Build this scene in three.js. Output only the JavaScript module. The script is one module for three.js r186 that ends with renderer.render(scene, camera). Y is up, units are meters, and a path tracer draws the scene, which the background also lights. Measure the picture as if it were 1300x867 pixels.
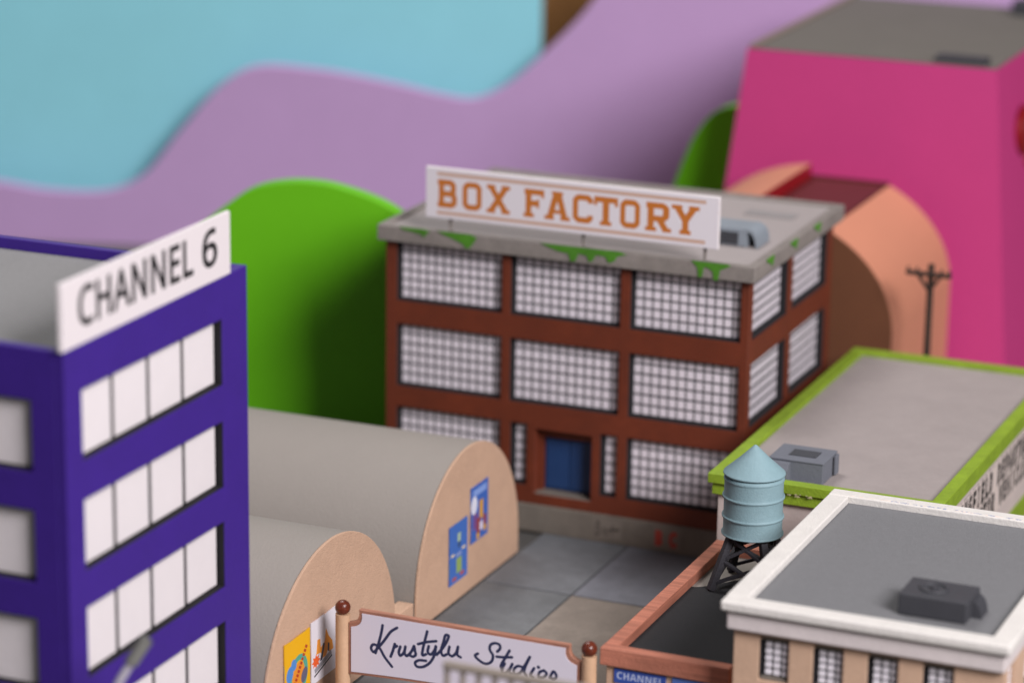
import * as THREE from 'three';
import { RoundedBoxGeometry } from 'three/addons/geometries/RoundedBoxGeometry.js';
import { mergeGeometries } from 'three/addons/utils/BufferGeometryUtils.js';
import { RectAreaLightUniformsLib } from 'three/addons/lights/RectAreaLightUniformsLib.js';

// ---------------------------------------------------------------- camera, room light, exposure
const scene = new THREE.Scene();
const renderer = new THREE.WebGLRenderer({ antialias: true });
renderer.toneMapping = THREE.LinearToneMapping;
renderer.toneMappingExposure = 0.97;
renderer.shadowMap.enabled = true;
RectAreaLightUniformsLib.init();

const camera = new THREE.PerspectiveCamera(13.0, 1024 / 682, 0.05, 30);
{
  const p = THREE.MathUtils.degToRad(15.85), th = THREE.MathUtils.degToRad(22.75), ro = THREE.MathUtils.degToRad(0.85);
  const d = new THREE.Vector3(-Math.sin(th) * Math.cos(p), -Math.sin(p), -Math.cos(th) * Math.cos(p));
  const r0 = new THREE.Vector3(Math.cos(th), 0, -Math.sin(th)), u0 = new THREE.Vector3().crossVectors(r0, d);
  const r = r0.clone().multiplyScalar(Math.cos(ro)).addScaledVector(u0, Math.sin(ro));
  const u = u0.clone().multiplyScalar(Math.cos(ro)).addScaledVector(r0, -Math.sin(ro));
  camera.position.set(0.8729, 0.9, 2.2106);
  camera.quaternion.setFromRotationMatrix(new THREE.Matrix4().makeBasis(r, u, d.clone().negate()));
  camera.focus = 2.31;
  camera.userData.fStop = 3.1;
}
scene.background = new THREE.Color().setRGB(0.072, 0.07, 0.074);   // dim, even light of the hall around the model

function areaLight(pos, target, w, h, color, intensity) {
  const l = new THREE.RectAreaLight(color, intensity, w, h);
  l.position.set(...pos); l.lookAt(...target); scene.add(l);
  return l;
}
areaLight([2.5, 2.15, 1.8], [-0.1, 0.1, -0.2], 1.4, 1.4, 0xfff9fc, 31);       // large soft lamp on the right
areaLight([-0.9, 2.5, -0.65], [0, 0.1, 0], 0.9, 0.9, 0xfffbfa, 15);            // lamp above the left rear

// ---------------------------------------------------------------- helpers
let seed = 20240611;
const rnd = () => { seed = (seed * 1664525 + 1013904223) >>> 0; return seed / 4294967296; };
const rr = (a, b) => a + (b - a) * rnd();

function noiseField(n, layers, sd) {
  seed = sd;
  const out = new Float32Array(n * n);
  for (const [cells, amp] of layers) {
    const g = new Float32Array(cells * cells); for (let i = 0; i < g.length; i++) g[i] = rnd() * 2 - 1;
    for (let y = 0; y < n; y++) for (let x = 0; x < n; x++) {
      const fx = x / n * cells, fy = y / n * cells, x0 = Math.floor(fx), y0 = Math.floor(fy);
      let tx = fx - x0, ty = fy - y0; tx = tx * tx * (3 - 2 * tx); ty = ty * ty * (3 - 2 * ty);
      const a = g[y0 % cells * cells + x0 % cells], b = g[y0 % cells * cells + (x0 + 1) % cells];
      const c = g[(y0 + 1) % cells * cells + x0 % cells], e = g[(y0 + 1) % cells * cells + (x0 + 1) % cells];
      out[y * n + x] += amp * ((a + (b - a) * tx) * (1 - ty) + (c + (e - c) * tx) * ty);
    }
  }
  return out;
}
function texFrom(field, n, lo, hi, srgb, repeat) {
  const data = new Uint8Array(n * n * 4);
  for (let i = 0; i < n * n; i++) {
    const v = THREE.MathUtils.clamp((field[i] + 1) / 2, 0, 1), k = Math.round(lo + (hi - lo) * v);
    data[i * 4] = data[i * 4 + 1] = data[i * 4 + 2] = k; data[i * 4 + 3] = 255;
  }
  const t = new THREE.DataTexture(data, n, n, THREE.RGBAFormat);
  t.wrapS = t.wrapT = THREE.RepeatWrapping; t.magFilter = THREE.LinearFilter; t.minFilter = THREE.LinearMipmapLinearFilter; t.generateMipmaps = true;
  if (srgb) t.colorSpace = THREE.SRGBColorSpace;
  t.repeat.set(repeat, repeat); t.needsUpdate = true;
  return t;
}
const N = 512;
// brushed-on hobby paint: soft patches, fine speckle; uv is in metres
const mottle = texFrom(noiseField(N, [[7, 0.3], [19, 0.28], [53, 0.22], [150, 0.2], [256, 0.22]], 11), N, 234, 255, true, 5.5);
const soft = texFrom(noiseField(N, [[5, 0.3], [23, 0.2], [256, 0.35]], 18), N, 245, 255, true, 4.1);
const mottleStrong = texFrom(noiseField(N, [[6, 0.35], [17, 0.35], [60, 0.25], [170, 0.25]], 12), N, 208, 255, true, 6.3);
const speckle = texFrom(noiseField(N, [[40, 0.15], [128, 0.35], [256, 0.55]], 13), N, 228, 255, true, 7.1);
const grainBump = texFrom(noiseField(N, [[11, 0.25], [64, 0.25], [170, 0.3], [256, 0.4]], 14), N, 0, 255, false, 7.7);
const woodField = (() => {
  const f = noiseField(N, [[9, 0.25], [200, 0.12]], 15), g = noiseField(N, [[64, 0.5], [128, 0.4], [256, 0.25]], 16), o = new Float32Array(N * N);
  for (let y = 0; y < N; y++) for (let x = 0; x < N; x++) o[y * N + x] = f[y * N + x] + g[y * N + (x >> 5 << 1)] * 0.5 + g[(y * N + (x >> 4))] * 0.4;
  return o;
})();
const wood = texFrom(woodField, N, 190, 255, true, 7);
const weave = texFrom(noiseField(N, [[256, 0.6], [128, 0.35], [30, 0.15]], 17), N, 0, 255, false, 12);

function paint(hex, o = {}) {
  const m = new THREE.MeshStandardMaterial({ color: new THREE.Color(hex), roughness: o.rough ?? 0.72, metalness: 0 });
  m.map = o.map === undefined ? mottle : o.map;
  m.bumpMap = o.bumpMap ?? grainBump; m.bumpScale = o.bump ?? 0.00025;
  return m;
}
const flat = (hex, rough = 0.8) => new THREE.MeshStandardMaterial({ color: new THREE.Color(hex), roughness: rough });

// uv in metres, projected along each face's main axis
function boxUV(g) {
  if (g.index) g = g.toNonIndexed();
  if (!g.attributes.normal) g.computeVertexNormals();
  const p = g.attributes.position, uv = new Float32Array(p.count * 2), a = new THREE.Vector3(), b = new THREE.Vector3(), c = new THREE.Vector3();
  for (let i = 0; i < p.count; i += 3) {
    a.fromBufferAttribute(p, i); b.fromBufferAttribute(p, i + 1); c.fromBufferAttribute(p, i + 2);
    const n = b.clone().sub(a).cross(c.clone().sub(a)), ax = Math.abs(n.x), ay = Math.abs(n.y), az = Math.abs(n.z);
    [a, b, c].forEach((v, k) => {
      let s, t;
      if (ay >= ax && ay >= az) { s = v.x; t = v.z; } else if (ax >= az) { s = v.z; t = v.y; } else { s = v.x; t = v.y; }
      uv[(i + k) * 2] = s + 0.137; uv[(i + k) * 2 + 1] = t + 0.071;
    });
  }
  g.setAttribute('uv', new THREE.BufferAttribute(uv, 2));
  return g;
}
const strip = (g) => { g = g.index ? g.toNonIndexed() : g; for (const k of Object.keys(g.attributes)) if (!['position', 'normal', 'uv'].includes(k)) g.deleteAttribute(k); return g; };
// box given by its extents
function bx(x0, x1, y0, y1, z0, z1, r = 0.0007) {
  const w = x1 - x0, h = y1 - y0, d = z1 - z0, rad = Math.min(r, w / 2.2, h / 2.2, d / 2.2);
  const g = r > 0 ? new RoundedBoxGeometry(w, h, d, 1, rad) : new THREE.BoxGeometry(w, h, d);
  g.translate((x0 + x1) / 2, (y0 + y1) / 2, (z0 + z1) / 2);
  return g;
}
const merge = (list) => list.length === 1 ? list[0] : mergeGeometries(list.map(strip), false);
const taken = {};
function numbered(n) { const k = taken[n] = (taken[n] ?? -1) + 1; return k ? n + '_' + String(k).padStart(3, '0') : n; }
function mesh(name, geos, mat, parent, keepUV = false) {
  let g = merge(Array.isArray(geos) ? geos : [geos]);
  if (!keepUV) g = boxUV(g);
  const m = new THREE.Mesh(g, mat); m.name = name; m.castShadow = m.receiveShadow = true;
  if (parent) {
    parent.add(m);
    parent.updateWorldMatrix(true, false); m.applyMatrix4(parent.matrixWorld.clone().invert());   // geometry is written in world metres
  } else { m.name = numbered(name); scene.add(m); }
  return m;
}
function thing(name, label, category, [x, y, z] = [0, 0, 0], group) {
  const o = new THREE.Group(); o.name = numbered(name); o.position.set(x, y, z); scene.add(o);
  o.userData = { label, category }; if (group) o.userData.group = group;
  return o;
}
function structure(name, geos, mat) { const m = mesh(name, geos, mat); m.userData.kind = 'structure'; m.userData.label = m.name.replace(/_/g, ' '); return m; }
function tube(pts, r, seg = 16, rad = 8) { return new THREE.TubeGeometry(new THREE.CatmullRomCurve3(pts.map((p) => new THREE.Vector3(...p))), seg, r, rad); }
function bar(a, b, w, h) {   // straight bar of rectangular section from a to b
  const A = new THREE.Vector3(...a), B = new THREE.Vector3(...b), L = A.distanceTo(B);
  const g = new RoundedBoxGeometry(w, h, L, 1, Math.min(w, h) * 0.15);
  const m = new THREE.Matrix4().lookAt(A, B, Math.abs(B.y - A.y) > 0.98 * L ? new THREE.Vector3(1, 0, 0) : new THREE.Vector3(0, 1, 0));
  m.setPosition(A.clone().add(B).multiplyScalar(0.5));
  return g.applyMatrix4(m);
}
// a wall plate with rectangular openings; (u, v) = along the wall, up. face 'z' looks to +z (u = x), face 'x' looks to +x (u = -z)
function plate(face, at, u0, u1, v0, v1, holes, t) {
  const s = new THREE.Shape([[u0, v0], [u1, v0], [u1, v1], [u0, v1]].map((p) => new THREE.Vector2(...p)));
  for (const [a, b, c, d] of holes) s.holes.push(new THREE.Path([[a, c], [a, d], [b, d], [b, c]].map((p) => new THREE.Vector2(...p))));
  const g = new THREE.ExtrudeGeometry(s, { depth: t - 0.0006, bevelEnabled: true, bevelThickness: 0.0003, bevelSize: 0.0004, bevelOffset: -0.0004, bevelSegments: 1 });
  g.translate(0, 0, -t + 0.0003);
  return orient(g, face, at);
}
function orient(g, face, at) { if (face === 'x') { g.rotateY(Math.PI / 2); g.translate(at, 0, 0); } else g.translate(0, 0, at); return g; }
// box in wall coordinates: n0..n1 measured outwards from the wall plane
const wbox = (face, at, u0, u1, v0, v1, n0, n1, r) => face === 'x' ? bx(at + n0, at + n1, v0, v1, -u1, -u0, r) : bx(u0, u1, v0, v1, at + n0, at + n1, r);
// sheet with a 0..1 uv in wall coordinates, with thickness
function sheet(face, at, u0, u1, v0, v1, n, t) {
  const g = new THREE.BoxGeometry(u1 - u0, v1 - v0, t); g.translate((u0 + u1) / 2, (v0 + v1) / 2, n + t / 2);
  return orient(g, face, at);
}
function canvasTex(w, h, draw) {
  const c = document.createElement('canvas'); c.width = w; c.height = h; const x = c.getContext('2d'); draw(x, w, h);
  const t = new THREE.CanvasTexture(c); t.colorSpace = THREE.SRGBColorSpace; t.magFilter = THREE.LinearFilter; t.anisotropy = 8;
  return t;
}
const printed = (tex, rough = 0.6) => new THREE.MeshStandardMaterial({ map: tex, roughness: rough });

// ---------------------------------------------------------------- materials
const M = {
  ground: paint(0x63625f, { map: mottleStrong }), seam: flat(0x4c4c4c),
  slate: paint(0x7a7e82, { map: mottleStrong }), slateBlue: paint(0x82858d, { map: mottleStrong }), slateDark: paint(0x767a7c, { map: mottleStrong }), tanTile: paint(0x948a7f, { map: mottleStrong }),
  purple: paint(0x391a85, { rough: 0.6 }), white: paint(0xe2dcdd, { map: soft, rough: 0.6 }), dark: flat(0x141216, 0.85),
  roofGrey: paint(0x8b8b8b, { map: speckle, rough: 0.85, bump: 0.0004 }),
  brick: paint(0x6f2d12, { map: mottleStrong, rough: 0.65 }), concrete: paint(0x8f8882, { map: mottleStrong }), plinth: paint(0x7f776d, { map: mottleStrong }),
  roofPale: paint(0xa59d9b, { map: speckle }), pane: flat(0x26282b, 0.6), paneWhite: paint(0xeeeaf0, { rough: 0.5 }), muntin: paint(0xe6dfe6, { rough: 0.6 }),
  door: paint(0x1e3d6b, { rough: 0.5 }), ivy: paint(0x4c8a1e, { map: mottleStrong }), hvacBlue: paint(0x868f97), hvacGrey: paint(0x6c7079, { rough: 0.8 }), slat: flat(0x53565c), hvacDark: paint(0x3c3d42, { rough: 0.6 }),
  hutRoof: paint(0x928c85, { map: soft, rough: 0.8 }), hutFace: paint(0xc5a389, { map: mottle, rough: 0.85, bump: 0.0006 }),
  terracotta: paint(0xc87f66, { map: wood, rough: 0.8, bump: 0.0005 }), asphaltFelt: paint(0x26272a, { map: speckle, rough: 0.9, bump: 0.0006, bumpMap: weave }), tanWall: paint(0xc9a88e, { map: mottle, rough: 0.85 }),
  tankBlue: paint(0x84a2a9, { rough: 0.62 }), towerLeg: paint(0x35343a, { rough: 0.75, bump: 0.0005 }),
  cornice: paint(0xdcd9d3, { map: mottle, rough: 0.75, bump: 0.0005 }), fascia: paint(0xd6cdcb, { map: mottle, rough: 0.75 }), felt: paint(0x77787a, { map: speckle, rough: 0.9, bumpMap: weave, bump: 0.0005 }),
  lime: paint(0x8ba824, { map: mottleStrong, rough: 0.7, bump: 0.0004 }), wallPale: paint(0xc4b7b1, { map: mottle, rough: 0.85 }), roofTaupe: paint(0x9e9592, { map: mottle, rough: 0.85 }),
  pink: paint(0xc0367a, { map: soft, rough: 0.7 }), roofDust: paint(0x6a665f, { rough: 0.85 }), red: paint(0x8c1013, { rough: 0.4 }), maroon: paint(0x5e1a1c, { rough: 0.6 }),
  peach: paint(0xc9866a, { map: soft, rough: 0.7 }), brown: paint(0x6b4026, { rough: 0.8 }), pole: paint(0x3b2b22, { map: wood, rough: 0.8 }),
  postWood: paint(0xc9a483, { rough: 0.7 }), ball: paint(0x6d2f1c, { map: wood, rough: 0.28 }), signWood: paint(0xb98068, { map: wood, rough: 0.7 }),
  hillPurple: paint(0xbd9bc9, { map: soft, rough: 0.75 }), hillGreen: paint(0x68c003, { map: soft, rough: 0.55 }), cyan: paint(0x8fd6e2, { map: soft, rough: 0.7 }),
  rawWood: paint(0xa9763f, { map: wood, rough: 0.7 }), rail: paint(0x958b80, { rough: 0.7 }), lampWhite: paint(0xb9b4c0, { rough: 0.5 }), lampGrey: paint(0x7d7d78, { rough: 0.6 }),
};

// ---------------------------------------------------------------- setting: base board, lot tiles, painted boards behind
structure('ground', bx(-2.2, 1.6, -0.05, -0.0025, -1.6, 1.2, 0), M.ground);
{
  const lot = structure('pavement', bx(-0.082, 0.149, -0.0022, -0.0012, -0.15, 0.42, 0), M.seam);
  const tile = (x0, x1, z0, z1, m) => mesh('slab', bx(x0, x1, -0.001, 0, z0, z1, 0.0004), m, lot);
  tile(-0.0815, -0.0012, -0.146, -0.0112, M.slate); tile(0.0006, 0.1485, -0.146, -0.0112, M.slateBlue);
  tile(-0.0815, -0.0012, -0.0092, 0.2, M.slateDark); tile(0.0006, 0.1485, -0.0092, 0.2, M.tanTile);
  tile(-0.0815, -0.0012, 0.202, 0.42, M.slate); tile(0.0006, 0.1485, 0.202, 0.42, M.tanTile);
}
function cutBoard(name, label, category, origin, ang, top, base, t, mat, group) {
  const g0 = thing(name, label, category, origin, group);
  const curve = new THREE.CatmullRomCurve3(top.map(([s, y]) => new THREE.Vector3(s, y, 0)), false, 'centripetal').getPoints(top.length * 8);
  const s = new THREE.Shape([new THREE.Vector2(top[0][0], base), ...curve.map((p) => new THREE.Vector2(p.x, p.y)).slice(0), new THREE.Vector2(top[top.length - 1][0], base)].reverse());
  const g = new THREE.ExtrudeGeometry(s, { depth: t - 0.002, bevelEnabled: true, bevelThickness: 0.001, bevelSize: 0.001, bevelOffset: -0.001, bevelSegments: 2, curveSegments: 4 });
  g.translate(0, 0, -t);
  const m = new THREE.Mesh(boxUV(g), mat); m.name = 'board'; m.castShadow = m.receiveShadow = true; g0.add(m); g0.rotation.y = ang;
  return g0;
}
const HA = THREE.MathUtils.degToRad(19.3);
cutBoard('hill_board', 'long lilac hill cut from board with rolling top, rising behind the pink building', 'hill', [-0.7, -0.0025, -1.0], HA,
  [[-0.62, 0.105], [-0.4639, 0.0781], [-0.4248, 0.0743], [-0.3662, 0.066], [-0.2878, 0.0683], [-0.2484, 0.0873], [-0.1987, 0.1477], [-0.1496, 0.2027], [-0.1109, 0.226], [-0.0341, 0.2251], [0.0617, 0.2102], [0.1191, 0.1982], [0.1573, 0.1944], [0.1953, 0.21], [0.2422, 0.2516], [0.2885, 0.3005], [0.3431, 0.377], [0.42, 0.46], [0.52, 0.5], [0.66, 0.52], [0.85, 0.5]], 0, 0.018, M.hillPurple);
cutBoard('hill_board', 'bright green rounded hill board standing left of the brick factory', 'hill', [-0.38, -0.0025, -0.31], THREE.MathUtils.degToRad(12),
  [[-0.29, 0.01], [-0.24, 0.075], [-0.185, 0.143], [-0.1382, 0.1994], [-0.1019, 0.2315], [-0.074, 0.2503], [-0.0425, 0.2584], [-0.0112, 0.2594], [0.0122, 0.2561], [0.0589, 0.241], [0.0978, 0.2138], [0.118, 0.19], [0.119, 0.1]], 0, 0.018, M.hillGreen);
cutBoard('hill_board', 'bright green hill board peeking out beside the pink building', 'hill', [-0.15, -0.0025, -0.765], 0,
  [[-0.12, 0.01], [-0.08, 0.055], [-0.0642, 0.0953], [-0.0394, 0.1818], [-0.0144, 0.2451], [0.0071, 0.2703], [0.03, 0.277], [0.0305, 0.272], [0.0, 0.0005]], 0, 0.022, M.hillGreen);
{
  const g0 = thing('sky_board', 'pale blue painted backdrop board behind the lilac hill', 'backdrop', [-0.7198, -0.0025, -1.0566]);
  const g = boxUV(bx(-0.75, 0.2365, 0, 0.62, -0.012, 0, 0.001)); const m = new THREE.Mesh(g, M.cyan); m.name = 'board'; m.castShadow = m.receiveShadow = true; g0.add(m); g0.rotation.y = HA;
  const w = thing('wooden_panel', 'blurred brown wooden panel behind the edge of the blue backdrop', 'panel', [-0.55, -0.0025, -1.5]);
  const m2 = new THREE.Mesh(boxUV(bx(-0.35, 0.6, 0, 0.75, -0.03, 0, 0.002)), M.rawWood); m2.name = 'board'; m2.castShadow = m2.receiveShadow = true; w.add(m2); w.rotation.y = HA;
}

// ---------------------------------------------------------------- brick factory with the box sign
{
  const T = thing('factory_building', 'brick red three-storey factory with white gridded windows and a grey roof slab', 'building', [-0.0675, 0, -0.266]);
  const zf = -0.146, xs = 0.104, x0 = -0.239, zr = -0.388, H0 = 0.026, H1 = 0.2545;
  mesh('plinth', [bx(x0 + 0.001, xs - 0.002, 0, H0, zr + 0.002, zf + 0.002, 0.001), bx(-0.092, -0.033, H0 - 0.001, 0.0365, zf - 0.016, zf - 0.0005, 0.0005)], M.plinth, T);
  const cols = [[-0.2285, -0.1258], [-0.1175, -0.0136], [-0.0045, 0.0968]], rows = [[0.199, 0.2532], [0.1192, 0.1777], [0.0427, 0.1]];
  const wins = [];
  for (const r of [rows[0], rows[1]]) for (const c of cols) wins.push([c[0], c[1], r[0], r[1], 12, 6]);
  wins.push([cols[0][0], cols[0][1], rows[2][0], rows[2][1], 12, 6], [cols[2][0], cols[2][1], rows[2][0], rows[2][1], 12, 6]);
  wins.push([-0.116, -0.0998, rows[2][0], rows[2][1], 1, 6], [-0.0296, -0.0136, rows[2][0], rows[2][1], 1, 6]);
  const doorHole = [-0.0918, -0.0375, H0 + 0.0002, 0.0965];
  mesh('wall', plate('z', zf, x0, xs, H0, H1, [...wins.map((w) => w.slice(0, 4)), [doorHole[0], doorHole[1], H0 + 0.01, doorHole[3]]], 0.01), M.brick, T);
  const sc = [[0.1575, 0.256], [0.269, 0.3735]], sw = [];
  for (const r of rows) for (const c of sc) sw.push([c[0], c[1], r[0], r[1], 12, 6]);
  mesh('wall', plate('x', xs, -zf + 0.0102, -zr, H0, H1, sw.map((w) => w.slice(0, 4)), 0.01), M.brick, T);
  mesh('wall', [bx(x0, x0 + 0.01, H0, H1, zr, zf - 0.0102), bx(x0 + 0.0102, xs - 0.0102, H0, H1, zr, zr + 0.01)], M.brick, T);
  // the windows whose panes show largest get single panes, the others one joined sheet of panes
  const addWin = (face, at, [a, b, c, d, nu, nv], one) => {
    const w = mesh('window', wbox(face, at, a + 0.0001, b - 0.0001, c + 0.0001, d - 0.0001, -0.0105, -0.0075, 0), M.pane, T), sub = [], gs = [];
    const A = a + 0.0022, B = b - 0.0012, C = c + 0.0016, D = d - 0.0008, pu = (B - A) / nu, pv = (D - C) / nv, k = face === 'x' ? 0.13 : 0.11;
    for (let i = 0; i < nu; i++) for (let j = 0; j < nv; j++) {
      const g = wbox(face, at, A + pu * (i + k), A + pu * (i + 1 - k), C + pv * (j + k), C + pv * (j + 1 - k), -0.0074, face === 'x' ? -0.0072 : -0.0068, 0);
      if (one) sub.push(mesh('pane', g, M.muntin, T)); else gs.push(g);
    }
    if (!one) { const q = mesh('panes', gs, M.muntin, T); q.userData.kind = 'stuff'; sub.push(q); }
    const l = 0.0009; sub.push(mesh('frame', [wbox(face, at, a, a + l, c, d, -0.0073, -0.001, 0), wbox(face, at, b - l, b, c, d, -0.0073, -0.001, 0), wbox(face, at, a + l, b - l, c, c + l, -0.0073, -0.001, 0), wbox(face, at, a + l, b - l, d - l, d, -0.0073, -0.001, 0)], M.dark, T));
    for (const q of sub) { T.remove(q); w.add(q); q.position.set(0, 0, 0); }
  };
  wins.forEach((w, i) => addWin('z', zf, w, [1, 2, 4, 5].includes(i)));
  for (const w of sw) addWin('x', xs, w, false);
  // recessed entrance
  mesh('entrance_wall', [bx(-0.0955, -0.0325, 0.0876, 0.104, zf - 0.017, zf - 0.0105, 0), bx(-0.0945, -0.0885, H0, 0.1, zf - 0.03, zf - 0.0104, 0), bx(-0.0395, -0.0335, H0, 0.1, zf - 0.03, zf - 0.0104, 0)], M.brick, T);
  const dr = mesh('door', bx(-0.0885, -0.0395, 0.0366, 0.0875, zf - 0.021, zf - 0.0165, 0.0006), M.door, T);
  mesh('door_leaf', [bx(-0.0865, -0.0648, 0.039, 0.0845, zf - 0.0164, zf - 0.0154, 0.0004), bx(-0.0632, -0.0415, 0.039, 0.0845, zf - 0.0164, zf - 0.0154, 0.0004)], M.door, T);
  // roof slab with a raised rim
  const roof = mesh('roof', [bx(-0.2435, 0.1095, H1 + 0.0002, 0.2665, -0.3985, -0.1395, 0.0012)], M.roofPale, T);
  mesh('cornice', [bx(-0.2445, 0.1105, H1 + 0.0004, 0.2692, -0.1465, -0.1385, 0.001), bx(-0.2445, 0.1105, H1 + 0.0004, 0.2692, -0.4, -0.3925, 0.001), bx(-0.2445, -0.237, H1 + 0.0004, 0.2692, -0.3925, -0.1465, 0.0008), bx(0.1025, 0.1105, H1 + 0.0004, 0.2692, -0.3925, -0.1465, 0.0008)], M.concrete, T);
  // ivy hanging over the cornice
  const drip = (face, at, u, pts) => {
    const s = new THREE.Shape(pts.map(([a, b]) => new THREE.Vector2(u + a, 0.2694 - b)));
    const g = new THREE.ExtrudeGeometry(s, { depth: 0.0008, bevelEnabled: false }); mesh('ivy', orient(g, face, at), M.ivy, T);
  };
  const zi = -0.1385, k = 0.00108;
  drip('z', zi, -0.222, [[0, 0], [22, -0.2], [27, 1], [24, 4.5], [22, 7], [20, 4.5], [12, 3], [4, 2.2]].map(([a, b]) => [a * k, b * k]));
  drip('z', zi, -0.185, [[0, 0], [30, -0.2], [35, 2], [33, 6], [29, 11], [26, 12], [22, 8], [14, 5], [6, 2.5]].map(([a, b]) => [a * k, b * k]));
  drip('z', zi, -0.086, [[0, 0], [68, -0.2], [74, 1.5], [66, 4], [64, 8], [59, 10], [56, 5], [48, 4.5], [45, 10], [42, 11], [40, 6], [33, 5], [30, 12], [26, 12], [24, 6], [15, 5], [7, 2.5]].map(([a, b]) => [a * k, b * k]));
  drip('z', zi, 0.0535, [[0, 0], [30, -0.2], [33, 1], [27, 4], [24, 5], [22.5, 13.6], [19, 14], [18, 7], [14, 4.5], [10.5, 4], [9, 12.5], [6, 13], [5, 5]].map(([a, b]) => [a * k, b * k]));
  for (const u of [0.168, 0.235, 0.303]) drip('x', 0.1105, u, [[0, 0], [19, -0.2], [20, 2], [18, 6], [15, 8.5], [11, 5], [4, 3.5]].map(([a, b]) => [a * k, b * k]));
  // graffiti on the plinth
  const tag1 = canvasTex(256, 64, (c, w, h) => { c.fillStyle = '#7b736a'; c.fillRect(0, 0, w, h); c.strokeStyle = '#3c3632'; c.lineWidth = 7; c.lineCap = 'round'; c.beginPath(); c.moveTo(20, 52); c.lineTo(34, 12); c.bezierCurveTo(70, 10, 60, 30, 40, 32); c.bezierCurveTo(80, 34, 60, 56, 26, 54); c.moveTo(92, 50); c.bezierCurveTo(80, 30, 110, 28, 112, 36); c.lineTo(114, 52); c.moveTo(130, 52); c.bezierCurveTo(132, 36, 140, 32, 152, 34); c.moveTo(176, 16); c.lineTo(172, 52); c.moveTo(160, 32); c.lineTo(230, 30); c.stroke(); });
  const tag2 = canvasTex(256, 128, (c, w, h) => { c.fillStyle = '#7b736a'; c.fillRect(0, 0, w, h); c.fillStyle = '#b03a2c'; c.font = 'bold 112px sans-serif'; c.textBaseline = 'middle'; c.strokeStyle = '#b03a2c'; c.lineWidth = 9; for (const [q, x] of [['B', 14], ['C', 142]]) { c.fillText(q, x, 68); c.strokeText(q, x, 68); } });
  mesh('graffiti', sheet('z', zf + 0.002, -0.0335, -0.006, 0.0045, 0.0225, 0.0001, 0.0003), printed(tag1, 0.8), T, true);
  mesh('graffiti', sheet('z', zf + 0.002, 0.0235, 0.0505, 0.003, 0.0235, 0.0001, 0.0003), printed(tag2, 0.8), T, true);
}
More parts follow.
